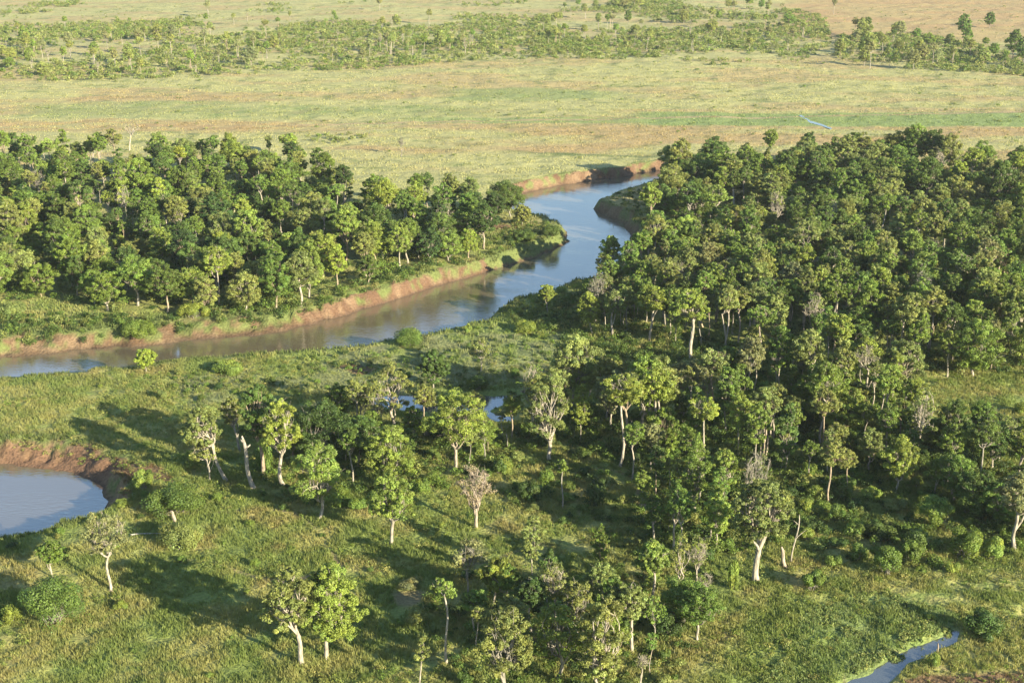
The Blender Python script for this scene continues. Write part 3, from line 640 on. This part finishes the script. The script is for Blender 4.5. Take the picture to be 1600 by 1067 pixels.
# far scattered trees on the plain
FARL = gpoly([(-100, 120), (60, 124), (300, 116), (420, 100), (560, 98), (700, 90), (840, 78), (960, 40), (900, -20), (-100, -20)])
FARLW = gpoly([(-100, 128), (60, 130), (200, 124), (300, 122), (420, 112), (560, 108), (700, 98), (860, 92), (960, 60), (980, -30), (-100, -30)])
FARRW = gpoly([(840, 92), (930, 96), (1040, 92), (1120, 104), (1250, 98), (1300, 70), (1290, 30), (1180, -5), (1000, -25), (860, -20), (830, 40)])
FARR = gpoly([(840, 88), (1000, 88), (1110, 98), (1240, 92), (1260, 60), (1200, 15), (1000, -15), (880, -10), (850, 40)])
FARE = gpoly([(1300, 92), (1345, 104), (1470, 112), (1600, 120), (1700, 122), (1700, 90), (1600, 88), (1500, 66), (1420, 52), (1310, 56)])
for zone, P, space, n in [('farleft', FARL, 16, 105), ('farmiddle', FARR, 13, 75), ('farright', FARE, 11, 46)]:
    pts = scatter(P, space, RND, [])
    if zone == 'farleft': pts.sort(key=lambda p: (p[1] + abs(p[0] + 210) * .6) * (1 + RND.random() * .5))
    else: RND.shuffle(pts)
    for x, y in pts[:n]:
        k = pick(RND, [('open', 45), ('multi', 25), ('dense', 25), ('bare', 8)]) if zone != 'farright' else pick(RND, [('dense', 50), ('open', 35), ('multi', 15)])
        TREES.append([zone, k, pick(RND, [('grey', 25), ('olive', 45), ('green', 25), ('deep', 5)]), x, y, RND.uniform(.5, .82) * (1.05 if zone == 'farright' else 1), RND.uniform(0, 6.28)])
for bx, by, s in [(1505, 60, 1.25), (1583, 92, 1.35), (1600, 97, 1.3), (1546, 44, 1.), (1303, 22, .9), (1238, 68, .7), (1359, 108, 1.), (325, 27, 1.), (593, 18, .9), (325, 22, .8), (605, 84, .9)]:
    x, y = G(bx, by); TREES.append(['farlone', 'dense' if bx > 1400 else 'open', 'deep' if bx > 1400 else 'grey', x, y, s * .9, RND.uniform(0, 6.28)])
ZONE = dict(glade='shaded glade lower right', pondside='clump below pond', bottom='bottom thicket', left='left forest', right='right forest', middle='middle wood below right forest', edge='thicket at right clearing',
            farleft='far scrub at upper left', farmiddle='far scrub at upper middle', farright='far grove at upper right', farlone='far plain on its own')
GRP = dict(glade='trees of the shaded glade', pondside='small trees below the pond', bottom='trees of the bottom thicket', left='trees of the forest left of the river', right='trees of the forest right of the river', middle='trees of the middle wood', edge='trees by the right clearing',
           farleft='trees in the far left scrub', farmiddle='trees in the far middle scrub', farright='trees of the far right grove', farlone='lone trees on the far plain')
def ordn(n): return f"{n}{'th' if 10 <= n % 100 <= 20 else {1: 'st', 2: 'nd', 3: 'rd'}.get(n % 10, 'th')}"
def ranks(items, zone_of, xy, nrow=7):
    """row (front to back) and place from the left inside each zone"""
    out = {}
    zs = {}
    for i, t in enumerate(items): zs.setdefault(zone_of(t), []).append(i)
    for z, ids in zs.items():
        ids.sort(key=lambda i: xy(items[i])[1]); rows = max(1, min(nrow * 3, round(len(ids) / 22)))
        for ri, g in enumerate(np.array_split(ids, rows)):
            g = sorted(g, key=lambda i: proj(*xy(items[i]))[0])
            for k, i in enumerate(g): out[i] = (ri + 1, k + 1, rows)
    return out
# more than 300 evergreens in view: nearest 300 stay things, the rest become one mass
order = sorted(range(len(TREES)), key=lambda i: TREES[i][4]); cnt = {}; keep = []; rest = []
for i in order:
    k = NAME[TREES[i][1]]; cnt[k] = cnt.get(k, 0) + 1
    (keep if cnt[k] <= 300 else rest).append(TREES[i])
print('trees', len(TREES), cnt, 'rest', len(rest))
RK = ranks(keep, lambda t: t[0], lambda t: (t[3], t[4]))
ZZ = height(np.array([t[3] for t in keep]), np.array([t[4] for t in keep]))
for i, (zone, k, cc, x, y, s, rz) in enumerate(keep):
    ro, n, rows = RK[i]
    row = 'front row' if ro == 1 else ('back row' if ro == rows else f'{ordn(ro)} row')
    lab = f"{ADJ[k]} {CADJ[cc]} tree, {ZONE[zone]}, {row}, {ordn(n)} from left"; assert len(lab.split()) <= 16, lab
    m = ARCH[k][RND.randrange(len(ARCH[k]))]
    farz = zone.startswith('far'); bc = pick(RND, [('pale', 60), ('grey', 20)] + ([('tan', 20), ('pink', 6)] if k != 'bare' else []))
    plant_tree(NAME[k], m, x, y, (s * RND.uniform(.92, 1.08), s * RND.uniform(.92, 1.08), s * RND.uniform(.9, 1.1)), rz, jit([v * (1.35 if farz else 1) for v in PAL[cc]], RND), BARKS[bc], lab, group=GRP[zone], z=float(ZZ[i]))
def mesh_arrays(me):
    v = np.empty(len(me.vertices) * 3, np.float32); me.vertices.foreach_get('co', v); c = np.empty(len(me.vertices) * 4, np.float32); me.color_attributes['col'].data.foreach_get('color', c)
    return v.reshape(-1, 4, 3), c.reshape(-1, 4, 4)[:, 0, :3]
if rest:
    CA = {k: [mesh_arrays(m[1]) for m in v] for k, v in ARCH.items()}; Qs = []; cs = []
    rng = np.random.RandomState(3)
    for zone, k, cc, x, y, s, rz in rest:
        Q, c = CA[k][rng.randint(len(CA[k]))]; idx = rng.rand(len(Q)) < .33; Q = Q[idx]; c = c[idx]; ce = Q.mean(1, keepdims=True); Q = ce + (Q - ce) * 1.6
        ca, sa = math.cos(rz), math.sin(rz); q = Q * s; q = np.stack([q[..., 0] * ca - q[..., 1] * sa + x, q[..., 0] * sa + q[..., 1] * ca + y, q[..., 2]], -1)
        Qs.append(q); cs.append(c * np.array(jit(PAL[cc], RND)[:3]))
    V, F, c = pack(Qs, cs); link('distant_forest', mesh('distant_forest', V, F, M_MASS, c), kind='stuff', label='dense tree crowns at the rear of the forests', category='forest')

# ------------------------------------------------------------------ shrubs: hand-placed (centre px, top, bottom, width) then scattered
SH = [(80,895,985,95,'deep','big dense round bush at lower left'), (16,945,978,36,'bright','small leafy bush at the left edge'), (272,765,812,105,'deep','wide green bush with a stump before it'),
 (278,820,862,76,'olive','low round bush below the wide stump bush'), (637,512,542,50,'green','rounded bush on the near riverbank, largest there'), (355,566,590,50,'bright','twin-domed bush on the meadow bank'),
 (820,500,524,36,'bright','light-green bush behind the small two-stem tree'), (745,590,615,40,'deep','dark bush behind the pond'), (730,502,524,16,'bright','small bright bush on the near riverbank'),
 (1537,950,1002,62,'deep','flat-topped dark bush beside the stream'), (1378,812,852,46,'deep','dark upright bush left of the right thicket'), (1386,848,905,52,'green','tall green bush below the dark upright bush'),
 (1424,846,886,36,'green','narrow bush right of the tall green bush'), (1464,770,830,54,'green','round-topped tall bush of the right thicket'), (1521,765,815,54,'deep','rounded dark bush behind the right thicket'),
 (1510,822,882,64,'green','broadest bush of the right thicket'), (1552,838,880,44,'bright','leafy bush at the right thicket end'), (1276,757,782,36,'bright','bright bush in the right clearing'),
 (1262,782,806,30,'bright','ragged bush by the clearing edge'), (820,362,380,40,'deep','dark round bush on the river point'), (860,352,372,34,'deep','second dark bush on the river point tip'),
 (1270,885,930,44,'green','green bush on the slope below the clearing'), (1302,862,888,34,'green','low bush right of the slope bush'), (930,760,800,34,'dark','dark bush in the shaded clearing'),
 (830,752,790,44,'dark','dark bush left of the lollipop tree'), (1060,890,985,70,'green','leafy thicket bush below the leaning tree'), (1045,955,1000,60,'dark','dark broad bush in the lower middle'),
 (1145,870,925,26,'bright','narrow leafy bush before the largest forked tree'), (300,710,735,26,'bright','small bush at foot of the left clearing group'), (225,738,770,36,'bright','bush near the lower pool corner'),
 (415,690,742,34,'green','leafy shrub between the clearing group trunks'), (640,905,925,40,'grey','greyish spiky bush on the grassy slope'), (760,930,935,30,'green','low shrub beneath ball-crowned tree'),
 (1456,960,975,20,'bright','tiny bush above the stream'), (1460,1022,1048,22,'bright','bright small bush below the stream'), (1499,633,650,32,'green','round bush in the small right clearing'),
 (1210,650,690,40,'green','bush inside the middle wood'), (668,650,690,40,'bright','light bush left of the broad umbrella tree'), (20,472,498,50,'olive','olive bush at the left forest front'),
 (215,492,520,62,'green','broad bush before the left forest'), (300,476,500,60,'bright','bright shrub mass before the left forest'), (1340,850,880,36,'green','shrub left of the tall green bush')]
def plant_bush(i, x, y, R, H, cc, lab, group=None, z=None):
    big = group is None and R > 2.4; st, fo = gen_bush(900 + i, R=R, H=H, leaf=.28, n=int(2600 * R), blobs=int(7 * R)) if big else BUSH[i % len(BUSH)]; e = root('shrub', x, y, hz1(x, y) if z is None else z, lab, 'shrub', group); e.rotation_euler = (0, 0, RND.uniform(0, 6.28)); e.scale = (1, 1, 1) if big else (R / 2.6, R / 2.6, H / 3.1)
    a = link('stem', st, e); a.color = (*BARKS['grey'], 1); b = link('foliage', fo, e); b.color = jit(PAL[cc], RND)
for i, (cx, t, b, wd_, cc, lab) in enumerate(SH):
    x, y = G(cx, b - 4); R = wd_ / 2 * depth(y) / FPX; y += R * .3; H = max(1.2, ztop(y, t)); plant_bush(i, x, y, R, H, cc, lab); OCC.append((x, y, R * .8, b))
CLUMP = gpoly([(390, 715), (470, 690), (560, 660), (790, 690), (800, 735), (740, 765), (660, 770), (560, 800), (430, 780)])
SZ = [('clump', 'in the clump below the pond', CLUMP, 5, 46, .9, 2.4), ('bank', 'before the left forest', gpoly([(-20, 495), (150, 492), (310, 500), (420, 480), (500, 468), (560, 450), (640, 425), (750, 402), (750, 412), (640, 436), (560, 462), (480, 490), (400, 505), (200, 520), (-20, 530)]), 3.8, 80, 1.0, 2.6),
      ('meadow', 'on the riverside meadow', gpoly([(120, 600), (420, 570), (640, 535), (780, 500), (900, 500), (960, 560), (880, 600), (640, 608), (440, 612), (250, 640)]), 7, 42, .5, 1.6),
      ('rbank', 'on the right bank slope', gpoly([(790, 485), (900, 450), (930, 440), (1000, 510), (1180, 545), (1160, 580), (1040, 590), (920, 580), (880, 530), (820, 530)]), 4.5, 90, 1.2, 2.6),
      ('midw', 'in the middle wood', MID, 7, 60, 1.5, 3), ('mclear', 'around the shaded clearing', gpoly([(790, 700), (900, 705), (1000, 790), (1150, 800), (1250, 740), (1330, 760), (1290, 840), (1200, 850), (1090, 880), (1000, 870), (900, 830), (780, 790)]), 5.5, 90, .9, 2.2),
      ('rclear', 'around the right clearing', gpoly([(1250, 700), (1420, 700), (1600, 640), (1600, 880), (1490, 900), (1350, 890), (1270, 860), (1230, 780)]), 5.0, 100, 1.0, 3.0),
      ('slope', 'on the grassy slope', gpoly([(180, 780), (300, 740), (640, 790), (780, 830), (700, 1000), (560, 1067), (100, 1067), (20, 860)]), 8, 60, .4, 1.3),
      ('low', 'in the bottom thicket', gpoly([(700, 900), (950, 900), (1080, 920), (1060, 1080), (720, 1080), (640, 960)]), 6, 40, 1.0, 2.4),
      ('point', 'on the river point', gpoly([(760, 380), (800, 345), (870, 350), (885, 372), (840, 395), (770, 412)]), 4.5, 14, .7, 1.8),
      ('poolb', 'near the lower pool', gpoly([(165, 770), (190, 740), (290, 740), (260, 800), (190, 830), (60, 850), (0, 862), (130, 815)]), 5, 26, .6, 1.6)]
allsh = []
for z, ph, P, sp, n, r0, r1 in SZ:
    pts = scatter(P, sp, RND, OCC); RND.shuffle(pts)
    for x, y in pts[:n]:
        d, _ = sdf(np.array([x]), np.array([y]), RP)
        if d[0] < 4: continue
        allsh.append((z, ph, x, y, RND.uniform(r0, r1), pick(RND, [('green', 30), ('deep', 30), ('bright', 20), ('olive', 22), ('dark', 8)])))
allsh.sort(key=lambda t: t[3]); print('shrubs', len(allsh)); 
restsh = allsh[255:]; allsh = allsh[:255]
RK = ranks(allsh, lambda t: t[0], lambda t: (t[2], t[3]), 3); ZZ = height(np.array([t[2] for t in allsh]), np.array([t[3] for t in allsh]))
for i, (z, ph, x, y, R, cc) in enumerate(allsh):
    ro, n, rows = RK[i]; row = '' if rows == 1 else (' front row' if ro == 1 else (' back row' if ro == rows else f' {ordn(ro)} row'))
    plant_bush(RND.randrange(8), x, y, R, R * RND.uniform(.9, 1.5), cc, f"{'small' if R < 1.2 else 'rounded'} {CADJ[cc]} shrub {ph},{row} {ordn(n)} from left", group=f'shrubs {ph}', z=float(ZZ[i]))

# ------------------------------------------------------------------ merged masses: undergrowth, far scrub, grass
BA = []
for st, fo in BUSH:
    q, c = mesh_arrays(fo); BA.append((q, c))
def bushmass(name, pts, nleaf, rng, cols, ls=1., **pr):
    """pts: x, y, R, H"""
    Qs = []; cs = []
    P = np.array([(p[0], p[1]) for p in pts]); Z = height(P[:, 0], P[:, 1])
    for (x, y, R, H), z in zip(pts, Z):
        Q, c = BA[rng.randint(8)]; idx = rng.randint(0, len(Q), nleaf); Q = Q[idx]; c = c[idx]
        ce = Q.mean(1, keepdims=True); a = rng.rand() * 6.28; ca, sa = math.cos(a), math.sin(a)
        k = R / 2.6; cen = ce * [k, k, H / 3.1]; q = cen + (Q - ce) * max(.9, math.sqrt(900 / nleaf) * .8 * k) * ls
        q = np.stack([q[..., 0] * ca - q[..., 1] * sa + x, q[..., 0] * sa + q[..., 1] * ca + y, q[..., 2] + z], -1)
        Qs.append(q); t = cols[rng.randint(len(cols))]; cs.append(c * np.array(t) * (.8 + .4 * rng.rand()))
    V, F, c = pack(Qs, cs); link(name, mesh(name, V, F, M_MASS, c), kind='stuff', **pr)
rng = np.random.RandomState(77)
def randin(P, n, rng):
    x0, y0 = P.min(0); x1, y1 = P.max(0); X = rng.uniform(x0, x1, n * 3); Y = rng.uniform(y0, y1, n * 3); k = inpoly(X, Y, P); return X[k][:n], Y[k][:n]
pts = []
for P, n, r0, r1 in [(LEFT, 1500, 1.4, 3.2), (RIGHT, 1800, 1.3, 3.0), (MID, 1000, .9, 2.4), (SZ[3][2], 480, .7, 2.0), (RS, 160, 1, 2.2), (SZ[6][2], 420, .6, 1.9), (SZ[5][2], 200, .5, 1.6), (SZ[8][2], 160, .5, 1.6), (SZ[1][2], 330, .8, 2.3), (FPOLY['meadow'], 160, .4, 1.1), (CLUMP, 330, .7, 2.0), (GLADE, 330, .6, 1.9), (LOWT, 150, .5, 1.5), (RS, 260, .8, 2.2), (SZ[9][2], 210, .6, 1.7), (gpoly([(935, 322), (960, 303), (1040, 285), (1060, 300), (1020, 360), (975, 350)]), 120, .5, 1.5)]:  # river point also gets extra dark bushes standing in for tree shade
    X, Y = randin(P, n, rng); d, _ = sdf(X, Y, RP)
    d2, _ = sdf(X, Y, PUDS[1][0]); d3, _ = sdf(X, Y, POND)
    for x, y, q, q2, q3 in zip(X, Y, d, d2, d3):
        if q > 3.5 and q2 > 7 and q3 > 2: R = rng.uniform(r0, r1); pts.append((x, y, R, R * rng.uniform(.7, 1.4)))
pts += [(t[2], t[3], t[4], t[4] * 1.2) for t in restsh]
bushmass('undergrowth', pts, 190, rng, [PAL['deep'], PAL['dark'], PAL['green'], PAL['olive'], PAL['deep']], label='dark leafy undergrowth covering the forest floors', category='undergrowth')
pts = []
for P, n, thr, zone in [(FARLW, 24000, .37, 0), (FARRW, 8000, .37, 1), (FARE, 1600, .36, 2)]:
    X, Y = randin(P, n, rng); m = fbm(X, Y, 75, 3, 81); px, py = proj(X, Y)
    dens = thr + (np.clip((45 - py) / 60, 0, .3) if zone < 2 else 0)
    for x, y, q, dd in zip(X, Y, m, np.broadcast_to(dens, X.shape)):
        if rng.rand() < np.clip((q - dd + .10) / .24, 0, 1): R = rng.uniform(1.0, 3.3); pts.append((x, y, R, R * rng.uniform(.8, 1.3)))
X, Y = randin(gpoly([(-100, 250), (1700, 250), (1700, 10), (-100, 10)]), 2600, rng)
d, _ = sdf(X, Y, RP)
pts += [(x, y, R, R * .8) for x, y, R, q in zip(X, Y, .35 + 1.3 * rng.rand(len(X)) ** 3, d) if q > 8]
X, Y = randin(gpoly([(465, 222), (490, 206), (570, 212), (580, 224), (500, 226)]), 34, rng)
pts += [(x, y, R, R) for x, y, R in zip(X, Y, rng.uniform(.8, 2.2, len(X)))]
bushmass('far_scrub', pts, 64, rng, [PAL['olive'], PAL['green'], (.22, .25, .07), (.18, .22, .06), (.25, .26, .085)], label='low olive scrub scattered across the far plain', category='scrub')
print('scrub', len(pts))

def grass(name, n, yr, hgt, wid, blades, rng, lab, mask=None, k2=.26):
    u = rng.rand(n); y = yr[0] + (yr[1] - yr[0]) * u; x = (rng.rand(n) * 2 - 1) * (y * .385 + 26)
    h, dn, wd, ba = height(x, y, True); c = gcol(x, y, dn, wd, ba)
    cl = fbm(x, y, 4.5, 2, 91)
    cl = cl
    ok = (dn > wd * (.4 + .5 * ba)) & (cl > k2) & (h > -3) & (rng.rand(n) < .35 + 1.6 * (cl - k2) / .5)
    for P, _ in [(POND, 0), (STREAM, 0)] + PUDS:
        d, _ = sdf(x, y, P); ok &= d > .4
    for q in FPOLY['soil']:
        d, _ = sdf(x, y, q); ok &= ~((d < 0) & (rng.rand(n) < .85))
    ok &= ~(inpoly(x, y, FPOLY['meadow']) & (rng.rand(n) < .7))
    ok &= (trail(x, y) < .3)
    if mask is not None: ok &= mask(x, y)
    x, y, h, c, cl = x[ok], y[ok], h[ok], c[ok], cl[ok]; n = len(x)
    x = np.repeat(x, blades) + rng.normal(size=n * blades) * wid * 1.6; y = np.repeat(y, blades) + rng.normal(size=n * blades) * wid * 1.6
    z = np.repeat(h, blades) - .06; N = n * blades; H = np.repeat(hgt * (.45 + .9 * cl), blades) * (.6 + .7 * rng.rand(N)); a = rng.rand(N) * 6.28
    W = wid * (.6 + .8 * rng.rand(N)); lx = rng.normal(size=N) * H * .2; ly = rng.normal(size=N) * H * .2
    ca, sa = np.cos(a) * W * .5, np.sin(a) * W * .5
    v = np.stack([np.stack([x - ca, y - sa, z], 1), np.stack([x + ca, y + sa, z], 1), np.stack([x + lx * .6 + ca * .8, y + ly * .6 + sa * .8, z + H * .65], 1), np.stack([x + lx * 1.2, y + ly * 1.2, z + H], 1)], 1)
    cc = np.repeat(np.repeat(c, blades, 0) * (.85 + .30 * rng.rand(N))[:, None] * np.array([1.0, 1.0, 1.0]), 4, 0)
    link(name, mesh(name, v.reshape(-1, 3), np.arange(N * 4).reshape(N, 4), M_GRASS, cc), kind='stuff', label=lab, category='grass')
    print(name, N)
grass('tall_grass', 170000, (178, 345), .7, .10, 6, rng, 'tall tussocky olive grass of the near slope')
grass('river_grass', 80000, (345, 520), .9, .24, 4, rng, 'grass along the riverbanks and forest edges', mask=lambda x, y: ~(inpoly(x, y, LEFT) | inpoly(x, y, RIGHT)))
grass('plain_grass', 150000, (480, 1000), .55, .32, 2, rng, 'pale dry grass covering the far plain', mask=lambda x, y: ~(inpoly(x, y, LEFT) | inpoly(x, y, RIGHT)), k2=.42)
# leafy weeds among the near grass
X = rng.uniform(-135, 135, 22000); Y = rng.uniform(178, 345, 22000); m = (np.abs(X) < Y * .385 + 20) & (fbm(X, Y, 14, 2, 97) > .47); X = X[m]; Y = Y[m]
d, _ = sdf(X, Y, RP); d2, _ = sdf(X, Y, STREAM); d3, _ = sdf(X, Y, POND); m = (d > 4) & (d2 > .8) & (d3 > 1.5); X = X[m]; Y = Y[m]
bushmass('weeds', [(x, y, R, R * .9) for x, y, R in zip(X, Y, .3 + .9 * rng.rand(len(X)) ** 2)], 60, rng, [PAL['green'], PAL['bright'], PAL['olive'], (.26, .27, .07), (.21, .25, .06), (.30, .28, .085), (.17, .19, .055)], ls=.62, label='leafy weeds growing among the near grass', category='weeds')

X, Y = randin(FPOLY['sedge'], 2600, rng); d, _ = sdf(X, Y, STREAM); nn_ = fbm(X, Y, 3, 2, 111); m = ((d > .3) | (nn_ > .60)) & (d > -3) & (fbm(X, Y, 9, 3, 115) > .5); X = X[m]; Y = Y[m]
X2, Y2 = randin(POND, 90, rng); X = np.concatenate([X, X2]); Y = np.concatenate([Y, Y2]); d, _ = sdf(X, Y, POND); m = ~((d < 0) & (fbm(X, Y, 4, 2, 113) < .55)); X = X[m]; Y = Y[m]
bushmass('sedge', [(x, y, R, .3 + R * .5) for x, y, R in zip(X, Y, rng.uniform(.25, .6, len(X)))], 36, rng, [(.22, .27, .085), (.27, .29, .09), (.17, .22, .07)], label='lush green sedge beside the stream and in the pond', category='sedge')

# ------------------------------------------------------------------ haze
m, N, L = mat('haze'); o = N.new('ShaderNodeOutputMaterial'); v = N.new('ShaderNodeVolumePrincipled')
v.inputs['Color'].default_value = (.86, .93, 1, 1); v.inputs['Density'].default_value = .00004; v.inputs['Anisotropy'].default_value = .1
L.new(v.outputs[0], o.inputs['Volume'])
me = bpy.data.meshes.new('haze'); a, b, c0, c1, z0, z1 = -5200, 5200, -260, 5100, -9, 119
me.from_pydata([(x, y, z) for z in (z0, z1) for y in (c0, c1) for x in (a, b)], [], [(0, 2, 3, 1), (4, 5, 7, 6), (0, 1, 5, 4), (2, 6, 7, 3), (0, 4, 6, 2), (1, 3, 7, 5)])
me.materials.append(m); link('haze', me, kind='stuff', label='thin pale morning haze in the air', category='haze')
